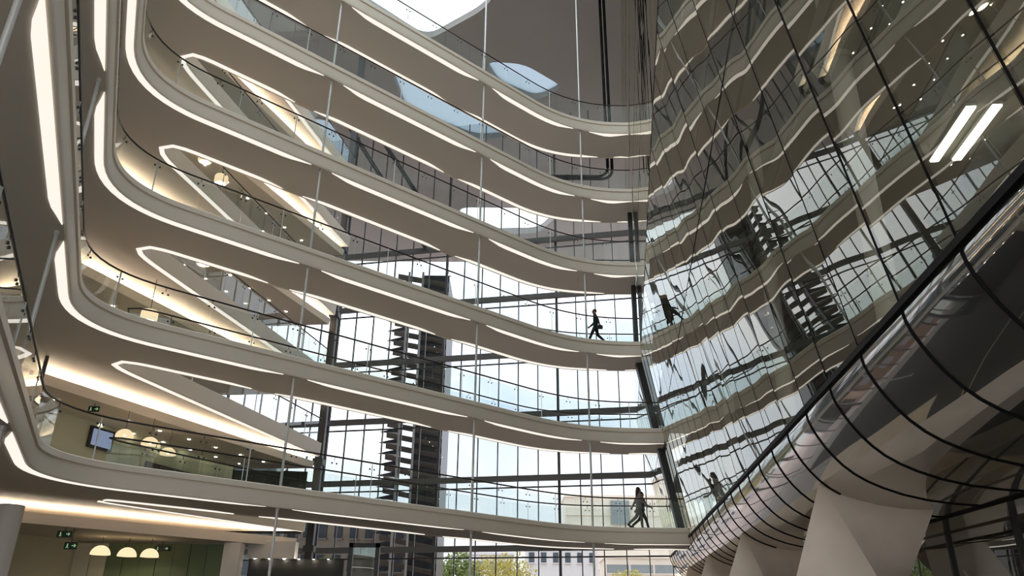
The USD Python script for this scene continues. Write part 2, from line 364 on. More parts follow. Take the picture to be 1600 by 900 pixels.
# ------------------------------------------------------------------ glass balustrades
def railing(i, P, label, zt, step=1.5, name='balustrade', posts=3, skip=lambda c: False):
    R = resample(P, step); g = thing(name, label, 'balustrade', (*R[0], zt))
    for k in range(len(R) - 1):
        a, b = R[k], R[k + 1]; d = (b - a) / np.linalg.norm(b - a)
        a, b = a + d * 0.012, b - d * 0.012
        n = np.array([d[1], -d[0]]) * 0.006
        obj('glass_panel', box_panel(a, b, n, zt, zt + 1.12), 'rail', g)
    F = resample(P, 0.4)
    obj('handrail', tube(np.c_[F, np.full(len(F), zt + 1.24)], 0.028, 6), 'handrail', g, smooth=True)
    cl = []
    for k in range(1, len(R) - 1):
        p = R[k]
        cl.append(bar((*p, zt + 1.10), (*p, zt + 1.23), 0.016))
        t = R[k + 1] - R[k - 1]; t /= np.linalg.norm(t)
        for s in (-0.09, 0.09):
            cl.append(box(p[0] + t[0] * s - 0.022, p[0] + t[0] * s + 0.022, p[1] + t[1] * s - 0.022, p[1] + t[1] * s + 0.022, zt + 0.99, zt + 1.035))
    if cl: obj('clamps', join(cl), 'handrail', g, kind='stuff')
    for k in range(posts, len(R) - 1, posts):
        obj('post', bar((*R[k], zt), (*R[k], zt + 1.22), 0.05, 0.02), 'post', g)
    return g
def box_panel(a, b, n, z0, z1):
    v = [[*(p + s * n), z] for z in (z0, z1) for p, s in ((a, -1), (b, -1), (b, 1), (a, 1))]
    f = [[0, 3, 2, 1], [4, 5, 6, 7]] + [[k, (k + 1) % 4, 4 + (k + 1) % 4, 4 + k] for k in range(4)]
    return np.array(v), np.array(f)
for i, h in enumerate(H):
    zt = h + EYE + SL; P, V = PATHS[i]
    Q = offset(P, -0.06); Q = Q[1:] if False else Q
    railing(i, Q, f'clear glass balustrade with thin dark handrail along the outer edge of the {ORD[i]} gallery', zt)
    W = offset(V, 0.10)
    kk = 1 + ntip_of[i] // 2
    railing(i, W[kk:], f'glass balustrade on the inner side of the walkway of the {ORD[i]} gallery, facing the facade', zt, name='walkway_balustrade')
    railing(i, W[:kk + 1][::-1], f'glass balustrade on the office side of the {ORD[i]} gallery, left of the void', zt, name='plate_balustrade')

# ------------------------------------------------------------------ suspension rods
for k, (r, lab) in enumerate(zip(RODS, ['white steel suspension rod nearest the camera, at the upper left corner', 'white suspension rod left of the rounded corner of the galleries', 'long white suspension rod through the left part of the straight galleries',
                                       'long white suspension rod in the middle of the picture', 'white suspension rod at the bend of the galleries near the walking man'])):
    P = outer_path(12.0); R = resample(P, 0.05); j = np.argmin(np.linalg.norm(R - np.array(r), axis=1))
    x, y = R[j] + normals2(R)[j] * -0.16
    t = thing('suspension_rod', lab, 'rod', (x, y, 0))
    obj('rod', tube([(x, y, 0.0), (x, y, ROOFZ)], 0.045, 8), 'rod', t, smooth=True)
    obj('foot', tube([(x, y, 0.0), (x, y, 0.08)], 0.09, 10), 'rod', t)
    for h in H:
        obj('collar', tube([(x, y, h + EYE - 0.09), (x, y, h + EYE + 0.0)], 0.065, 8), 'rod', t)

# ------------------------------------------------------------------ back facade
FA, FB = np.array([9.7, 49.05]), np.array([-29.8, 57.4])
fd = (FB - FA) / np.linalg.norm(FB - FA); FL = np.linalg.norm(FB - FA); fn = np.array([fd[1], -fd[0]])   # towards the outside?
if fn[1] > 0: fn = -fn
BEAMS = [5.0, 9.25, 13.4, 17.6, 21.8, 26.2]
fac = thing('wall_back', 'tall glazed facade of thin dark mullions closing the far end of the atrium', 'glazed facade', (*FA, 0), kind='structure')
cols = int(round(FL / 1.36)); fs = np.linspace(0, FL, cols + 1)
def fp(s, z, o=0): q = FA + fd * s + fn * o; return (q[0], q[1], z)
rows = [0.0] + [b + EYE for b in BEAMS] + [ROOFZ]
for c in range(cols):
    for r in range(len(rows) - 1):
        a, b = fs[c] + 0.02, fs[c + 1] - 0.02
        obj('pane', (np.array([fp(a, rows[r] + .02), fp(b, rows[r] + .02), fp(b, rows[r + 1] - .02), fp(a, rows[r + 1] - .02)]), np.array([[0, 1, 2, 3]])), 'clear', fac)
for c in range(cols + 1):
    w = 0.16 if c % 6 == 5 else 0.055
    obj('mullion', bar(fp(fs[c], 0), fp(fs[c], ROOFZ), w, 0.14, (*fn, 0)), 'mullion', fac)
for b in BEAMS:
    obj('beam', bar(fp(0, b + EYE, 0.3), fp(FL, b + EYE, 0.3), 0.30, 0.34), 'grey_beam', fac)
    obj('transom', bar(fp(0, b + EYE - 0.52, 0.05), fp(FL, b + EYE - 0.52, 0.05), 0.08, 0.08), 'mullion', fac)

# ------------------------------------------------------------------ right glass wall
gw = thing('wall_right', 'leaning faceted wall of reflective glass panes on the right', 'glass wall', (edge_x(0), 0, 0), kind='structure')
YS = [3.0 + 1.53 * k for k in range(31)]; YS = [y for y in YS if y < 48.4] + [48.9]
def wp(Y, h, o=0): return np.array([wall_x(Y, h) + o, Y, h + EYE])
def row_h(Y):
    e = edge_h(Y) + 0.06
    return [e, 8.55, HC] + [HC + (ROOFH - HC) * k / 6 for k in range(1, 7)]
def pillow(c00, c10, c11, c01, amp, tx, ty, n=7):
    c00, c10, c11, c01 = map(np.asarray, (c00, c10, c11, c01))
    nrm = np.cross(c10 - c00, c01 - c00); nrm /= np.linalg.norm(nrm)
    v = []
    for j in range(n):
        for i in range(n):
            u, w = i / (n - 1), j / (n - 1)
            p = (1 - u) * (1 - w) * c00 + u * (1 - w) * c10 + u * w * c11 + (1 - u) * w * c01
            v.append(p + nrm * (amp * math.sin(math.pi * u) * math.sin(math.pi * w) ** 0.5 + tx * (u - .5) + ty * (w - .5)))
    f = [[j * n + i, j * n + i + 1, (j + 1) * n + i + 1, (j + 1) * n + i] for j in range(n - 1) for i in range(n - 1)]
    return np.array(v), np.array(f)
for k in range(len(YS) - 1):
    ya, yb = YS[k] + 0.02, YS[k + 1] - 0.02
    ha, hb = row_h(YS[k]), row_h(YS[k + 1])
    for r in range(len(ha) - 1):
        m = pillow(wp(ya, ha[r] + .02), wp(yb, hb[r] + .02), wp(yb, hb[r + 1] - .02), wp(ya, ha[r + 1] - .02), RNG.uniform(-0.0045, 0.0045), RNG.uniform(-0.005, 0.005), RNG.uniform(-0.005, 0.005))
        obj('pane', m, 'mirror', gw, smooth=True)
for Y in YS:
    obj('mullion', join([bar(wp(Y, edge_h(Y), .015), wp(Y, HC, .015), 0.07, 0.02, (1, 0, 0)), bar(wp(Y, HC, .015), wp(Y, ROOFH, .015), 0.045, 0.02, (1, 0, 0))]), 'black_metal', gw)
for r in range(1, 8):
    obj('transom', join([bar(wp(a, row_h(a)[r], .012), wp(b, row_h(b)[r], .012), 0.03, 0.03) for a, b in zip(YS[:-1], YS[1:])]), 'black_metal', gw)
obj('spandrel_band', join([bar(wp(a, 8.27, .09), wp(b, 8.27, .09), 0.05, 0.5, (-.18, 0, 1)) for a, b in zip(YS[:-1], YS[1:])]), 'dark_steel', gw)
obj('edge_beam', join([bar((edge_x(a) - 0.02, a, edge_h(a) + EYE), (edge_x(b) - 0.02, b, edge_h(b) + EYE), 0.06, 0.08) for a, b in ((YS[0], 24), (24, 48.8))]), 'black_metal', gw)
obj('corner_post', join([bar(wp(36.3, 4.2, -0.16), wp(36.3, HC, -0.16), 0.40, 0.30, (1, 0, 0)), bar(wp(36.3, HC, -.16), wp(36.3, 21.0, -0.16), 0.20, 0.22, (1, 0, 0))]), 'dark_steel', gw)
# rolled underside
NOSE = [(0.0, -0.04), (0.02, -0.18), (0.13, -0.43), (0.32, -0.72), (0.60, -0.99), (1.0, -1.20), (1.65, -1.38), (2.5, -1.46)]
from scipy.interpolate import PchipInterpolator as Pc
def spline_nose(Y, n=15):
    t = np.linspace(0, len(NOSE) - 1, n); a = np.array(NOSE)
    x = Pc(range(len(NOSE)), a[:, 0])(t); hh = Pc(range(len(NOSE)), a[:, 1])(t)
    return np.stack([edge_x(Y) + x, np.full(n, Y), hh + edge_h(Y) + EYE], 1)
def soffit_z(Y): return edge_h(Y) - 1.46 + EYE
rn = thing('rolled_soffit', 'rolled dark glass underside curving below the leaning glass wall', 'glass soffit', (edge_x(3), 3, soffit_z(3)))
for k in range(len(YS) - 1):
    A, B = spline_nose(YS[k] + 0.015), spline_nose(YS[k + 1] - 0.015); n = len(A)
    sag = RNG.uniform(-0.006, 0.006)
    Mid = (A + B) / 2 + [sag, 0, -sag]
    v = np.vstack([A, Mid, B]); f = [[j * n + i, (j + 1) * n + i, (j + 1) * n + i + 1, j * n + i + 1] for j in (0, 1) for i in range(n - 1)]
    obj('curved_pane', (v, np.array(f)), 'spandrel', rn, smooth=True)
for Y in YS:
    obj('rib', tube(spline_nose(Y) + [-0.004, 0, -0.004], 0.014, 6), 'black_metal', rn, smooth=True)
obj('seam', bar((edge_x(3) + 2.5, 3, soffit_z(3)), (edge_x(48.8) + 2.5, 48.8, soffit_z(48.8)), 0.07, 0.05), 'black_metal', rn)
_q = [(edge_x(-2) + 2.5, -2, soffit_z(-2)), (19.6, -2, soffit_z(-2)), (19.6, 48.8, soffit_z(48.8)), (edge_x(48.8) + 2.5, 48.8, soffit_z(48.8))]
obj('backing', m3.Manifold.hull_points(np.array(_q + [(x, y, z + .1) for x, y, z in _q])), 'spandrel', rn)
# storefront below
sf = thing('storefront', 'dark framed glass storefront under the rolled soffit at the lower right', 'storefront', (edge_x(2) + 3.6, 2, 0))
for k in range(16):
    a, b = 2 + 2.9 * k, 2 + 2.9 * (k + 1)
    xa, xb = edge_x(a) + 3.6, edge_x(b) + 3.6
    obj('frame', bar((xa, a, 0), (xa, a, soffit_z(a) - .01), 0.07, 0.09), 'dark_steel', sf)
    obj('pane', (np.array([(xa, a + .07, 0.05), (xb, b - .07, 0.05), (xb, b - .07, soffit_z(b) - .03), (xa, a + .07, soffit_z(a) - .03)]), np.array([[0, 1, 2, 3]])), 'office_glass', sf)
    obj('brace', bar((xa + 1.2, a + .4, 1.4), (xb + 1.2, b - .4, 3.2), 0.08, 0.08), 'post', sf)
obj('rail', bar((edge_x(2) + 3.6, 2, 2.5), (edge_x(48) + 3.6, 48, 2.5), 0.08, 0.08), 'dark_steel', sf)
obj('back_wall', box(15.2, 15.4, -2, 48.8, 0, 2.9), 'brown_wall', sf)
# office floors behind the glass
for i, h in enumerate(H):
    z = h + EYE; off = 1.2
    line = [(wall_x(y, h) + off, y) for y in np.linspace(-2, 48.7, 14)]
    g = thing('office_floor', f'{ORD[i]} office floor slab seen behind the leaning glass wall', 'floor slab', (12, 20, z))
    obj('slab', extrude([line + [(19.6, 48.7), (19.6, -2)]], z + .1, z + SL), 'office', g)
    obj('edge_trim', join([bar((a[0], a[1], z + .45), (b[0], b[1], z + .45), 0.08, 0.42) for a, b in zip(line[:-1], line[1:])]), 'grey_beam', g)
    obj('ceiling_panel', extrude([[(p[0] + .5, p[1]) for p in line] + [(19.5, 48.7), (19.5, -2)]], z - 0.40, z - 0.36), 'office', g)
for y, w in ((9.5, 'nearest'), (16.2, 'second'), (24.6, 'third'), (33.0, 'fourth')):
    x = wall_x(y, 4) + 0.75
    z0 = edge_h(y) + EYE - 0.55
    t = thing('office_column', f'round pale column behind the glass wall, {w} from the camera', 'column', (x, y, z0))
    obj('shaft', moved(lathe([(0, 0), (0.17, 0), (0.17, 28.0), (0, 28.0)], 18), (x, y, z0)), 'plaster', t, smooth=40)
    for h in H[1:]:
        obj('collar', moved(lathe([(0.16, -0.1), (0.21, -0.1), (0.21, 0), (0.16, 0)], 18), (x, y, h + EYE + .1)), 'plaster', t)
def linear_lamp(a, b, lab, group=None):
    t = thing('linear_lamp', lab, 'lamp', a, group)
    a, b = np.array(a, float), np.array(b, float); d = (b - a) / np.linalg.norm(b - a)
    obj('housing', bar(a, b, 0.17, 0.06), 'post', t)
    obj('diffuser', bar(a + d * .02 - [0, 0, .045], b - d * .02 - [0, 0, .045], 0.135, 0.03), 'led', t)
zc = 7.60 + EYE
linear_lamp((7.08, 9.9, zc), (7.26, 11.45, zc), 'long bright linear ceiling lamp behind the glass, left one of the near pair')
linear_lamp((7.46, 9.85, zc), (7.62, 11.4, zc), 'long bright linear ceiling lamp behind the glass, right one of the near pair')
linear_lamp((7.85, 9.5, zc), (8.7, 10.6, zc), 'bright linear ceiling lamp behind the glass at the right picture edge')

# ------------------------------------------------------------------ concrete columns
def fin():
    T, TR, TB = (0, 0, 2.55), (1.45, -0.9, 1.98), (1.5, 0.7, 2.0)
    L, Mm, R, B = (-0.75, -0.3, .9), (0.38, -0.8, .9), (1.18, -0.1, .9), (0.5, 0.8, .9)
    up = np.array([T, TR, TB, L, Mm, R, B], float)
    lo = np.array([L, Mm, R, B], float); lb = lo.copy(); lb[:, 2] = -1.7; lb[:, 0] -= 0.45; lb[:, 1] -= 0.1; lb[0, 0] -= 0.2
    def ruled(p, q, r, w, n=9):
        """the ruled surface between the top edge p-q and the bottom edge r-w, sagging inwards a little like a flared fin"""
        t = np.linspace(0, 1, n); v = np.array([[(1 - b) * ((1 - a) * np.array(p) + a * np.array(q)) + b * ((1 - a) * np.array(r) + a * np.array(w)) for a in t] for b in t]).reshape(-1, 3)
        f = [[j * n + i, j * n + i + 1, (j + 1) * n + i + 1, (j + 1) * n + i] for j in range(n - 1) for i in range(n - 1)]
        return v, np.array(f)[:, ::-1]
    tri = (np.array([T, L, Mm], float), np.array([[0, 1, 2]]))
    head = join([tri, ruled(T, TR, Mm, R), ruled(TR, TB, R, B), ruled(TB, T, B, L), (np.array([T, TR, TB], float), np.array([[0, 1, 2]]))])
    return head, m3.Manifold.hull_points(np.vstack([lo, lb]))
for k, lab in enumerate(['wide raked concrete column at the lower right, nearest to the camera', 'raked concrete column left of the nearest one', 'raked concrete column third along under the glass soffit', 'raked concrete column farthest along, next to the facade']):
    y = 13.9 + 9.45 * k; x = edge_x(y) + 0.50; dz = edge_h(y) - edge_h(13.9)
    a, b = fin()
    t = thing('concrete_column', lab, 'column', (x, y, 0))
    obj('head', moved(a, (x, y, EYE + dz)), 'concrete', t, smooth=35)
    v, f, _ = meshkit.arrays(b); v = v + np.where(v[:, 2:] > 0, dz, 0) * [0, 0, 1]
    obj('shaft', moved((v, f), (x, y, EYE)), 'concrete', t)

# ------------------------------------------------------------------ left glass partitions along the near galleries
for i, h in enumerate(H):
    z0 = h + EYE + SL; z1 = (H[i + 1] if i < 5 else 31.9) + EYE
    w = thing('glass_partition', f'reflective glass partition standing on the near end of the {ORD[i]} gallery at the left', 'glass partition', (-10.3, 13.7, z0))
    A = np.array([-4.0, -0.5]); d = np.array([-10.7, 24.1]) / np.hypot(10.7, 24.1)
    A = np.array([-14.75, 23.7]) - d * 24.0
    for k in range(12):
        p, q = A + d * (2.0 * k + .02), A + d * (2.0 * k + 1.98)
        obj('pane', (np.array([(*p, z0), (*q, z0), (*q, z1), (*p, z1)]), np.array([[0, 1, 2, 3]])), 'office_glass', w)
    obj('end_post', bar((*(A + d * 24.0), z0), (*(A + d * 24.0), z1), 0.09, 0.09), 'dark_steel', w)
    cl = [bar((*(A + d * 2.0 * k), z0 + 2.5), (*(A + d * 2.0 * k), z0 + 2.62), 0.07, 0.07) for k in range(12)]
    obj('clamps', join(cl), 'handrail', w, kind='stuff')

# ground-level glass under the lowest gallery
w = thing('glass_partition', 'glass shop partition on the ground floor at the lower left', 'glass partition', (-14, 20, 0))
for k in range(5):
    p, q = np.array([-13.2 - .9 * k, 16.4 + 1.9 * k]), np.array([-13.2 - .9 * (k + .97), 16.4 + 1.9 * (k + .97)])
    obj('pane', (np.array([(*p, 0), (*q, 0), (*q, 4.6), (*p, 4.6)]), np.array([[0, 1, 2, 3]])), 'rail', w)

# ------------------------------------------------------------------ interior walls of the plates
WALLS = [('olive', 1.0), ('olive', 1.0), ('brown_wall', 0.45), ('plaster', 0.35), ('plaster', 0.30), ('plaster', 0.3)]
PW0, PW1 = np.array([-20.0, 18.0]), np.array([-13.4, 38.0])
for i in range(6):
    z0 = 0 if i == 0 else H[i - 1] + EYE + SL
    z1 = H[i] + EYE - 0.62
    mat, fr = WALLS[i]
    a, b = PW0, PW0 + (PW1 - PW0) * max(fr, 0.5)
    w = thing('partition_wall', ['olive back wall of the ground-floor lobby under the lowest gallery', 'olive back wall behind the lowest gallery, with a screen', 'brown back wall behind the second gallery',
                              'cream back wall behind the third gallery', 'cream back wall behind the fourth gallery', 'cream back wall behind the topmost gallery'][i] if i != 4 else 'cream back wall behind the fourth gallery', 'wall', (*a, z0), kind='structure')
    obj('wall_panel', bar((*a, (z0 + z1) / 2), (*b, (z0 + z1) / 2), 0.2, z1 - z0), mat, w)
    obj('baseboard', bar((*a, z0 + .06), (*b, z0 + .06), 0.24, 0.12), 'fascia', w)

# black facade column at the plate ends
t = thing('steel_column', 'tall dark steel column at the far ends of the office plates', 'column', (-10.05, 41.3, 0))
obj('shaft', box(-10.22, -9.86, 41.1, 41.5, 0, ROOFZ), 'dark_steel', t)
for h in H: obj('bracket', box(-10.3, -9.78, 41.0, 41.6, h + EYE + .1, h + EYE + .4), 'dark_steel', t)

# twin black pipes under the roof
for dx, lab in ((0, 'left one of the twin black vertical pipes hanging below the roof'), (0.27, 'right one of the twin black vertical pipes hanging below the roof')):
    x, y = 5.40 + dx * .92, 38.1; zb = 23.95 + EYE - dx * 0.6
    pts = [(x, y, ROOFZ), (x, y, zb + 0.6)] + [(x - 0.6 * (1 - math.cos(a)), y, zb + 0.6 - 0.6 * math.sin(a)) for a in np.linspace(0.2, math.pi / 2, 7)] + [(x - 3.4, y, zb)]
    t = thing('pipe', lab, 'pipe', (x, y, zb))
    obj('pipe_run', tube(pts, 0.085, 10), 'black_metal', t, smooth=True)
    obj('coupling', tube([(x, y, zb + 3.5), (x, y, zb + 3.75)], 0.115, 10), 'black_metal', t)
# dark diagonal steel under the roof at the left
for (a, b, lab) in (((-12.6, 46, ROOFZ), (-4.6, 51.3, 27.9), 'dark diagonal roof strut above the louvred tower, right one'), ((-14.4, 46, ROOFZ), (-6.4, 51.7, 27.9), 'dark diagonal roof strut above the louvred tower, left one')):
    t = thing('roof_strut', lab, 'strut', a)
    obj('tube', tube([a, b], 0.16, 8), 'dark_steel', t, smooth=True); obj('end_plate', box(a[0] - .25, a[0] + .25, a[1] - .25, a[1] + .25, a[2] - .2, a[2]), 'dark_steel', t)

# ------------------------------------------------------------------ pendants, screen, signs, panels
def dome_pendant(loc, r, label, ztop, group):
    x, y, z = loc
    t = thing('pendant_lamp', label, 'pendant lamp', loc, group)
    a = np.linspace(0.12, math.pi / 2, 9)
    prof = [(r * math.sin(k), r * 0.95 * math.cos(k)) for k in a] + [(r * 0.97, 0.0)] + [(r * 0.95 * math.sin(k), r * 0.9 * math.cos(k)) for k in a[::-1]]
    obj('shade', moved(lathe(prof), loc), 'pendant', t, smooth=40)
    obj('bulb', moved(trimesh.creation.icosphere(2, r * 0.22), (x, y, z + r * .35)), 'bulb', t, smooth=True)
    obj('cord', tube([(x, y, z + r * .9), (x, y, ztop)], 0.01, 6), 'handrail', t)
for k, (px, Y, h, r, lab) in enumerate([(-.5224, 28.6, 2.48, .33, 'leftmost of three dome lamps hanging over the ground floor'), (-.488, 28.8, 2.45, .32, 'middle one of three dome lamps hanging over the ground floor'), (-.459, 29.1, 2.46, .31, 'rightmost of three dome lamps hanging over the ground floor')]):
    dome_pendant((px * Y / 1.054, Y, h + EYE), r, lab, H[0] + EYE - .62, 'ground-floor dome lamps')
for (px, Y, h, lab) in [(-.4939, 28, 6.45, 'leftmost of three dome lamps behind the lowest gallery'), (-.4596, 29, 6.4, 'middle one of three dome lamps behind the lowest gallery'), (-.4343, 31, 6.45, 'rightmost of three dome lamps behind the lowest gallery')]:
    dome_pendant((px * Y / .995, Y, h + EYE), .31, lab, H[1] + EYE - .62, 'dome lamps behind the lowest gallery')
for (px, py, h, lab, i) in [(318, 258, 18.75, 'drum lamp in the void of the fourth gallery, left one', 4), (343, 291, 18.75, 'drum lamp in the void of the fourth gallery, right one', 4), (317, 419, 14.6, 'drum lamp in the void of the third gallery', 3), (232, 507, 10.5, 'drum lamp behind the second gallery near the brown wall', 2)]:
    u = (450 - py) / FPX; up = u * math.cos(PITCH) + math.sin(PITCH); fw = math.cos(PITCH) - u * math.sin(PITCH); s = h / up
    x, y, z = (px - 800) / FPX * s, fw * s, h + EYE
    t = thing('drum_lamp', lab, 'pendant lamp', (x, y, z), 'drum lamps'); e = np.array(END[i]); cd = (e - COVE0) / np.linalg.norm(e - COVE0); under = (x - COVE0[0]) * cd[1] - (y - COVE0[1]) * cd[0] < -.2
    obj('shade', moved(lathe([(.24, 0), (.30, .08), (.30, .34), (.27, .40), (.05, .42), (.05, .40), (.26, .37), (.28, .09), (.22, .0)]), (x, y, z)), 'pendant', t, smooth=30)
    obj('diffuser', moved(lathe([(0, .04), (.26, .04), (.26, .05), (0, .05)]), (x, y, z)), 'bulb', t)
    obj('cord', tube([(x, y, z + .42), (x, y, H[i] + EYE - (.62 if under else 0))], .012, 6), 'handrail', t)
wd = (PW1 - PW0) / np.linalg.norm(PW1 - PW0); wn = np.array([wd[1], -wd[0]])
def on_wall(s, z, o): q = PW0 + wd * s + wn * o; return np.array([q[0], q[1], z])
def plate(s, z, w, hgt, o, d): a, b = on_wall(s - w / 2, z, o), on_wall(s + w / 2, z, o); return bar(a, b, d, hgt)
t = thing('television', 'wall-mounted television with a pale blue picture on the olive wall', 'television', on_wall(12.8, 6.55 + EYE, .1))
obj('casing', plate(12.8, 6.85 + EYE, 1.15, .80, .17, .12), 'screen_frame', t); obj('screen', plate(12.8, 6.85 + EYE, .98, .62, .235, .02), 'screen', t)
t = thing('wall_panel', 'green panel low on the olive wall under the television', 'panel', on_wall(12.5, 4.34 + EYE, .1))
obj('board', plate(13.3, 5.05 + EYE, 3.2, 1.3, .16, .08), 'green_panel', t); obj('cap', plate(13.3, 5.72 + EYE, 3.24, .05, .16, .1), 'fascia', t)
t = thing('wall_panel', 'dark maroon screen wall behind the dome lamps of the lowest gallery', 'panel', on_wall(17, 4.34 + EYE, .1))
for k in range(6): obj('board', plate(15.7 + .82 * k, 5.45 + EYE, .80, 2.1, .2 + .02 * (k % 2), .06), 'maroon', t)
t = thing('wall_panel', 'dark opening panelling behind the balustrade, right part of the lowest gallery', 'panel', (-13.9, 37, 4.34 + EYE))
for k in range(3): obj('board', bar((-13.4 + 1.2 * k, 38.3, 5.8 + EYE), (-12.25 + 1.2 * k, 38.5, 5.8 + EYE), .1, 2.9), 'darkroom', t)
def lobby_sign(px, py, w, hgt, label, glyphs, Y, ztop, mat='sign'):
    u = (450 - py) / FPX; up = u * math.cos(PITCH) + math.sin(PITCH); fw = math.cos(PITCH) - u * math.sin(PITCH); s = Y / fw
    x, z = (px - 800) / FPX * s, up * s + EYE
    t = thing('pictogram_sign', label, 'sign', (x, Y, z))
    obj('board', box(x - w / 2, x + w / 2, Y, Y + .05, z - hgt / 2, z + hgt / 2), mat, t)
    for k, gx in enumerate(glyphs):      # small pictograms: a figure and an arrow
        c = np.array([x + gx * w, Y - .006, z]); q = hgt * .34
        if k % 2 == 0:
            m = join([box(c[0] - q * .22, c[0] + q * .22, Y - .012, Y, z - q * .3, z + q * .45), box(c[0] - q * .16, c[0] + q * .16, Y - .012, Y, z + q * .55, z + q * .9), bar((c[0] - q * .05, Y - .006, z - q * .3), (c[0] - q * .5, Y - .006, z - q), q * .2, .012, (0, 1, 0)), bar((c[0] + q * .05, Y - .006, z - q * .3), (c[0] + q * .5, Y - .006, z - q), q * .2, .012, (0, 1, 0))])
        else:
            m = join([bar((c[0] - q * .8, Y - .006, z), (c[0] + q * .4, Y - .006, z), q * .3, .012, (0, 1, 0)), bar((c[0] + q * .9, Y - .006, z), (c[0] + q * .2, Y - .006, z + q * .6), q * .3, .012, (0, 1, 0)), bar((c[0] + q * .9, Y - .006, z), (c[0] + q * .2, Y - .006, z - q * .6), q * .3, .012, (0, 1, 0))])
        obj('pictogram', m, 'sign_green' if mat == 'sign' else 'led', t)
    obj('hanger', tube([(x, Y + .025, z + hgt / 2), (x, Y + .025, max(ztop, z + hgt / 2 + .05))], .012, 6), 'handrail', t)
lobby_sign(104, 841, .46, .20, 'small dark sign with green pictograms, upper one in the ground-floor lobby', (-.25, .25), 25.9, H[0] + EYE - .62)
lobby_sign(114, 859, .40, .22, 'small dark sign with pictograms, lower one in the ground-floor lobby', (-.25, .25), 26.3, H[0] + EYE - .62)
lobby_sign(148, 645, .38, .20, 'small green exit sign under the ceiling behind the lowest gallery', (-.25, .25), 27.0, H[1] + EYE - .62)
lobby_sign(257, 862, .52, .18, 'dark reddish sign on the olive lobby wall right of the dome lamps', (-.3, .3), 29.9, H[0] + EYE - .62)
# ground floor: column, olive/white walls and dark openings
t = thing('lobby_column', 'round pale column at the lower left corner of the ground floor', 'column', (-13.2, 21.4, 0))
obj('shaft', moved(lathe([(0, 0), (.30, 0), (.30, H[0] + EYE - .62), (0, H[0] + EYE - .62)], 20), (-13.2, 21.4, 0)), 'plaster', t, smooth=40)
obj('base_ring', moved(lathe([(.29, 0), (.34, 0), (.34, .12), (.29, .12)], 20), (-13.2, 21.4, 0)), 'post', t)
t = thing('lobby_wall', 'green back wall behind the three ground-floor dome lamps', 'wall', (-12.3, 30, 0), kind='structure')
for k in range(9): obj('wall_panel', box(-15.8 + .6 * k, -15.8 + .6 * k + .58, 30.0 + .02 * (k % 2), 30.2, 0, 4.7), 'olive' if k < 2 else 'green_panel', t)
t = thing('lobby_pier', 'pale pier between the green wall and the dark doorway on the ground floor', 'pier', (-10.2, 30, 0))
obj('shaft', box(-10.35, -9.75, 29.8, 30.3, 0, 4.75), 'plaster', t); obj('plinth', box(-10.38, -9.72, 29.77, 30.33, 0, .15), 'post', t)
t = thing('doorway', 'wide dark doorway on the ground floor right of the pale pier', 'doorway', (-8.2, 31.2, 0))
obj('recess', box(-9.75, -6.2, 31.0, 31.2, 0, 4.3), 'darkroom', t); obj('lintel', box(-9.75, -8.0, 30.7, 31.2, 4.3, 4.9), 'plaster', t)
for k in range(6): obj('downlight', moved(lathe([(0, 0), (.04, 0), (.04, .02), (0, .02)], 8), (-9.5 + .55 * k, 30.85, 4.27)), 'downlight', t)
t = thing('lift_lobby', 'dark steel and glass entrance frame at the end of the ground-floor plate', 'entrance', (-7.2, 31.5, 0))
obj('frame', join([box(-6.05, -5.9, 31.0, 31.2, 0, 4.9), box(-5.05, -4.9, 31.0, 31.2, 0, 4.9), box(-6.05, -4.9, 31.0, 31.2, 4.75, 4.9)]), 'dark_steel', t)
obj('glass_leaf', box(-5.9, -5.05, 31.08, 31.1, 0, 4.75), 'office_glass', t)

# ------------------------------------------------------------------ people
def ball(p, r, sc=(1, 1, 1)):
    return m3.Manifold.sphere(1.0, 20).scale([r * sc[0], r * sc[1], r * sc[2]]).translate(list(map(float, p)))
def bone(a, ra, b, rb):
    return m3.Manifold.batch_hull([ball(a, ra), ball(b, rb)])
def chain(pts):
    return [bone(pts[k][0], pts[k][1], pts[k + 1][0], pts[k + 1][1]) for k in range(len(pts) - 1)]
def soft(parts, edge=0.03, it=6):
    u = m3.Manifold.batch_boolean(parts, m3.OpType.Add).refine_to_length(edge)
    mm = u.to_mesh(); t = trimesh.Trimesh(mm.vert_properties[:, :3], mm.tri_verts, process=True)
    trimesh.smoothing.filter_taubin(t, iterations=it); return t
def hand(w, d, side):
    """five curled fingers and a thumb from the wrist w, pointing along d"""
    w, d = np.array(w, float), np.array(d, float) / np.linalg.norm(d)
    a = np.array([0, side, 0.0]); f = np.cross(a, d); f /= np.linalg.norm(f); a = np.cross(d, f)
    palm = w + d * 0.085; out = [m3.Manifold.batch_hull([ball(w, .026), ball(palm + f * .032, .017), ball(palm - f * .032, .017)])]
    for k, L in enumerate((.062, .074, .070, .055)):
        b = palm + f * (.033 - .022 * k); m1 = b + d * L * .5 - a * .008; m2 = m1 + d * L * .42 - a * .026
        out += chain([(b, .0095), (m1, .009), (m2, .008)])
    tb = w + d * .03 + f * .025; out += chain([(tb, .012), (tb + d * .03 + f * .028, .011), (tb + d * .06 + f * .034 - a * .012, .0095)])
    return out
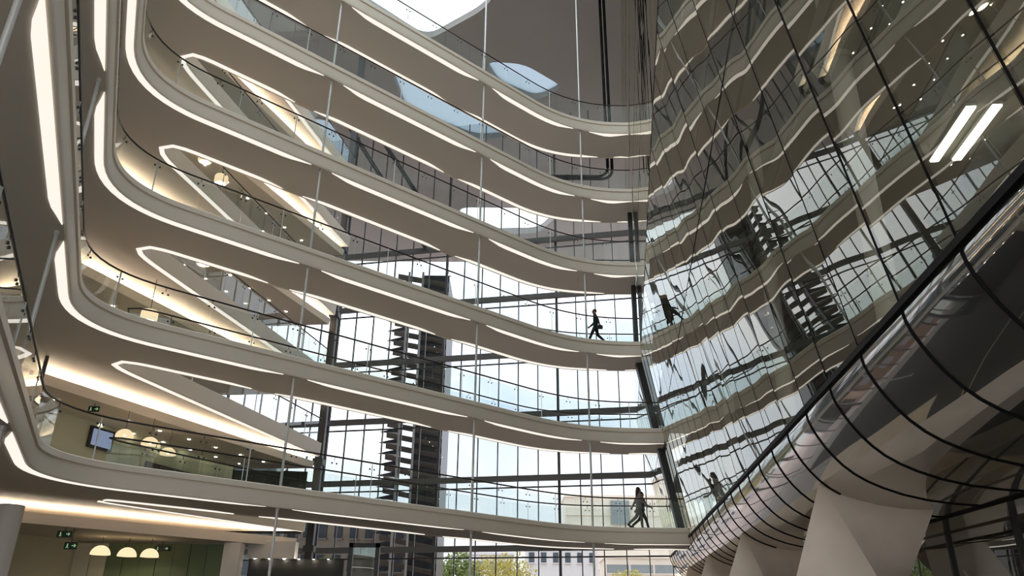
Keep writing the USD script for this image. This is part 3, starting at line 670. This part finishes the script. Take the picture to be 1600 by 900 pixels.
def person(name, label, loc, heading, J, shirt, trousers, hairlong, height=1.0):
    t = thing(name, label, 'person', loc)
    c, s = math.cos(heading), math.sin(heading)
    def put(m):
        v, f, _ = meshkit.arrays(m); v = v * height
        return v @ np.array([[c, s, 0], [-s, c, 0], [0, 0, 1]]) + np.asarray(loc), f
    hd, nk, ch, pv = (np.array(J[k]) for k in ('head', 'neck', 'chest', 'pelvis'))
    sh = {q: np.array(J['sh' + q]) for q in 'LR'}; el = {q: np.array(J['el' + q]) for q in 'LR'}; wr = {q: np.array(J['wr' + q]) for q in 'LR'}
    hp = {q: pv + [0, (.085 if q == 'L' else -.085), -.02] for q in 'LR'}; kn = {q: np.array(J['kn' + q]) for q in 'LR'}; an = {q: np.array(J['an' + q]) for q in 'LR'}; to = {q: np.array(J['to' + q]) for q in 'LR'}
    skin = [ball(hd, .1, (.98, .78, 1.18)), bone(hd + [.03, 0, -.05], .06, hd + [.05, 0, -.09], .035), bone(nk, .055, hd + [-.01, 0, -.04], .052),
            bone(hd + [.088, 0, .005], .012, hd + [.112, 0, -.022], .014), bone(hd + [.08, -.02, -.058], .010, hd + [.08, .02, -.058], .010),
            ball(hd + [-.005, .078, -.01], .03, (.5, .35, 1)), ball(hd + [-.005, -.078, -.01], .03, (.5, .35, 1)),
            m3.Manifold.batch_hull([ball(ch + [0, .1, .05], .09), ball(ch + [0, -.1, .05], .09), ball(pv + [0, .06, .12], .09), ball(pv + [0, -.06, .12], .09)]),
            m3.Manifold.batch_hull([ball(pv + [0, .07, 0], .1), ball(pv + [0, -.07, 0], .1), ball(pv + [0, 0, .12], .11)]), bone(ch + [0, 0, .1], .07, nk, .055)]
    for q, sg in (('L', 1), ('R', -1)):
        skin += chain([(sh[q], .05), (el[q], .038), (wr[q], .026)]) + hand(wr[q], wr[q] - el[q], sg)
        skin += chain([(hp[q], .08), (kn[q], .052), (an[q], .036)]) + [bone(an[q], .035, to[q], .028)]
    obj('body', put(soft(skin, .028, 4)), 'skin', t, smooth=True)
    for q in (1, -1): obj('eye', put(trimesh.Trimesh(*(lambda m: (m.vert_properties[:, :3], m.tri_verts))(ball(hd + [.083, .032 * q, .012], .011).to_mesh()))), 'eye', t, smooth=True)
    top = [m3.Manifold.batch_hull([ball(ch + [0, .12, .05], .10), ball(ch + [0, -.12, .05], .10), ball(pv + [0, .08, .1], .11), ball(pv + [0, -.08, .1], .11)]), bone(pv + [0, .08, .1], .112, pv + [0, -.08, .1], .112), bone(pv + [0, .08, .0], .118, pv + [0, -.08, .0], .118), bone(ch + [0, 0, .1], .085, nk - [0, 0, .03], .066)]
    for q in 'LR': top += chain([(sh[q], .068), (el[q], .052), (el[q] + (wr[q] - el[q]) * .88, .042)]) + [bone(sh[q], .068, ch + [0, 0, .05], .1)]
    obj('jacket', put(soft(top, .035, 5)), shirt, t, smooth=True)
    low = [m3.Manifold.batch_hull([ball(pv + [0, .08, .02], .11), ball(pv + [0, -.08, .02], .11)])]
    for q in 'LR': low += chain([(hp[q], .098), (kn[q], .066), (an[q] + (kn[q] - an[q]) * .1, .052)])
    obj('trousers', put(soft(low, .035, 5)), trousers, t, smooth=True)
    for q in 'LR':
        hl = an[q] - (to[q] - an[q]) * .25 * np.array([1, 1, 0])
        obj('shoe', put(soft([m3.Manifold.batch_hull([ball(an[q] - [0, 0, .02], .047), ball(to[q], .036), ball(hl + [0, 0, -.035], .036)])], .02, 3)), 'cloth_black', t, smooth=True)
    hr = [ball(hd + [-.022, 0, .03], .1, (.95, .86, 1.08)) - m3.Manifold.cube([.3, .4, .4], True).translate([float(hd[0]) + .185, 0, float(hd[2]) - .09])]
    if hairlong: hr += [m3.Manifold.batch_hull([ball(hd + [-.06, .04, -.02], .06), ball(hd + [-.06, -.04, -.02], .06), ball(nk + [-.09, .05, -.1], .045), ball(nk + [-.09, -.05, -.1], .045)])]
    obj('hair', put(soft(hr, .025, 3)), 'hair', t, smooth=True)
    return t, put
stride = dict(head=(.05, 0, 1.64), neck=(.025, 0, 1.49), chest=(.01, 0, 1.30), pevis=0, pelvis=(0, 0, .93), shL=(.03, .19, 1.42), shR=(.0, -.19, 1.42),
              elL=(-.10, .25, 1.15), wrL=(-.16, .24, .92), elR=(.08, -.25, 1.14), wrR=(.26, -.23, .98),
              knL=(.20, .09, .50), anL=(.37, .09, .085), toL=(.53, .09, .06), knR=(-.08, -.09, .49), anR=(-.40, -.09, .17), toR=(-.30, -.09, .04))
zf = H[2] + EYE + SL
pt, put = person('person', 'man in dark clothes walking left along the third gallery, one arm forward', (4.06, 35.32, zf), math.pi * 0.97, stride, 'cloth_black', 'cloth_black', False, 1.03)
stride2 = dict(stride, wrL=(-.22, .24, .95), knL=(.12, .09, .48), anL=(.14, .09, .085), toL=(.30, .09, .05), knR=(-.16, -.09, .50), anR=(-.52, -.09, .20), toR=(-.40, -.09, .04), head=(.02, 0, 1.64), shR=(.02, -.18, 1.42))
zf = H[0] + EYE + SL
person('person', 'woman with long dark hair in a light grey suit walking right along the lowest gallery', (5.68, 35.45, zf), 0.15, stride2, 'cloth_grey', 'cloth_taupe', True, 1.02)
person('person', 'person in dark clothes walking half hidden behind the woman on the lowest gallery', (5.9, 36.0, zf), 0.1, dict(stride2, knL=(.2, .09, .5), anL=(.3, .09, .085), toL=(.45, .09, .05), elR=(.12, -.24, 1.14), wrR=(.34, -.22, 1.05)), 'cloth_navy', 'cloth_black', False, 0.96)
bz = H[2] + EYE + SL
bp = put(np.array([[-.19, .27, .86]]) if False else (np.array([[-.19, .27, .80]]), np.zeros((0, 3), int)))[0][0]
t = thing('bag', 'small dark bag held in the rear hand of the man on the third gallery', 'bag', (bp[0], bp[1], bp[2] - .14))
obj('pouch', soft([m3.Manifold.batch_hull([ball(bp + np.array([x, y, z]), .03) for x in (-.1, .1) for y in (-.03, .03) for z in (-.12, .0)])], .03, 3), 'bag', t, smooth=True)
obj('strap', tube([bp + np.array([-.08, 0, .02]), bp + np.array([0, 0, .10]), bp + np.array([.08, 0, .02])], .01, 6), 'bag', t)

# ------------------------------------------------------------------ outside
def block(name, label, x0, x1, y0, h, wall, wmat, nx, nz, z0=1.0, ww=.6, wh=.5, depth=8, K=1.0):
    x0, x1, y0, h = x0 * K, x1 * K, y0 * K, h * K
    t = thing(name, label, 'building', ((x0 + x1) / 2, y0, 0)); z = h + EYE
    obj('walls', box(x0, x1, y0, y0 + depth, 0, z), wall, t)
    obj('parapet', box(x0 - .2, x1 + .2, y0 - .2, y0 + depth + .2, z, z + .35), wall, t)
    dx, dz = (x1 - x0) / nx, (z - z0) / max(nz, 1)
    for a in range(nx):
        for b in range(nz):
            cx, cz = x0 + dx * (a + .5), z0 + dz * (b + .5)
            f = obj('window', box(cx - dx * ww / 2, cx + dx * ww / 2, y0 - .06, y0 + .02, cz - dz * wh / 2, cz + dz * wh / 2), wmat, t)
            obj('window_sill', box(cx - dx * ww / 2 - .1, cx + dx * ww / 2 + .1, y0 - .18, y0, cz - dz * wh / 2 - .12, cz - dz * wh / 2), wall, t)
    return t
t = block('beige_building', 'large beige building outside with a big grey window, behind the two walkers', 6.6, 22.0, 96, 15.4, 'beige', 'beige', 6, 5, 2, .9, .35, 8, 1.4)
obj('window', box(12.0 * 1.4, 14.2 * 1.4, 96 * 1.4 - .4, 96 * 1.4 - .05, 12.3 * 1.4 + EYE, 15.0 * 1.4 + EYE), 'window_grey', t, label='big grey-green window')
block('apartment_block', 'pale grey apartment block outside with rows of small dark windows', 1.6, 8.8, 82, 8.4, 'pale_wall', 'window_dark', 6, 4, 0.5, .45, .42, 8, 1.4)
block('apartment_block', 'pale building with long window bands outside, right of the grey apartment block', 10.0, 17.5, 86, 7.6, 'beige', 'window_grey', 3, 4, .5, .92, .4, 8, 1.4)
block('apartment_block', 'small pale building outside between the two trees', -5.2, 0.4, 88, 8.0, 'pale_wall', 'window_grey', 4, 4, .5, .6, .4, 8, 1.4)
block('brown_building', 'brownish older building outside at the foot of the louvred tower, left', -21, -9.5, 76, 10.4, 'brown_building', 'window_dark', 8, 4, .5, .5, .5)
block('kiosk', 'low orange brick building outside at the bottom left of the facade', -17.5, -8.6, 63, 2.3, 'orange_wall', 'pale_wall', 4, 1, 1.2, .5, .7, 3)
block('dark_building', 'dark glass building outside behind the office plates, far left', -40, -22, 74, 14.0, 'window_grey', 'window_dark', 7, 8, .5, .8, .7)
# louvred tower
tx0, tx1, ty = -10.6, -6.0, 68.0; tz = 31.5 + EYE
t = thing('louvred_tower', 'dark tower outside clad in slanting louvres, left of the centre of the facade', 'tower', ((tx0 + tx1) / 2, ty, 0))
obj('core', box(tx0 + 2.0, tx1, ty, ty + 7, 0, tz), 'tower', t)
for k in range(int(tz / 0.95)):
    z = 1.0 + .95 * k
    obj('slat', bar((tx0 - .2, ty - .35, z + .55), (tx1, ty - .35, z - .35), .55, .07, (0, .6, .8)), 'louvre', t)
    obj('fin', m3.Manifold.hull_points(np.array([(tx0 - 1.0, ty + .3, z), (tx0 + .9, ty - .1, z + .35), (tx0 + .9, ty + .8, z + .35), (tx0 + .9, ty - .1, z - .12), (tx0 + .9, ty + .8, z - .12)])), 'tower', t)
for x in (tx0 + .9, tx0 + 2.2, tx1 - .2): obj('upright', box(x - .09, x + .09, ty - .75, ty - .6, 0, tz), 'post', t)
# trees
def tree(x, y, h, r, mat, label, K=1.0):
    x, y, h, r = x * K, y * K, (h - EYE) * K + EYE, r * K
    t = thing('tree', label, 'tree', (x, y, 0))
    obj('trunk', tube([(x, y, 0), (x + .1, y, h * .4), (x, y + .1, h * .75)], [.22, .16, .06], 8), 'bark', t, smooth=True)
    for a in range(4):
        b = a * 1.6; obj('branch', tube([(x + .05, y, h * (.35 + .07 * a)), (x + r * .6 * math.cos(b), y + r * .6 * math.sin(b), h * (.6 + .06 * a))], [.09, .03], 6), 'bark', t)
    n = 2600; d = RNG.normal(size=(n, 3)); d /= np.linalg.norm(d, axis=1)[:, None]
    rr = RNG.uniform(.35, 1, n) ** .5 * (0.75 + .5 * meshkit.noise(d * 2.2 + [x, y, 0]))
    c = d * rr[:, None] * [r, r, h * .36] + [x, y, h * .68]
    u = RNG.normal(size=(n, 3)); u /= np.linalg.norm(u, axis=1)[:, None]; w = np.cross(u, d + .01); w /= np.linalg.norm(w, axis=1)[:, None]
    q = .17 * K
    v = np.stack([c - u * q, c - w * q * .6, c + u * q, c + w * q * .6], 1).reshape(-1, 3)
    obj('foliage', (v, np.arange(4 * n).reshape(-1, 4)), mat, t, kind='stuff')
tree(-4.1, 65.0, 7.5, 1.9, 'leaf_green', 'green tree outside right of the louvred tower', 1.6)
tree(-0.6, 70, 7.9, 3.2, 'leaf_yellow', 'broad yellow-green tree outside near the middle of the facade', 1.5)
tree(10.8, 74, 7.0, 2.2, 'leaf_yellow', 'small yellow-green tree outside in front of the pale building with window bands', 1.45)
tree(-15.8, 71.0, 7.6, 1.8, 'leaf_green', 'green tree outside left of the louvred tower, above the orange kiosk')
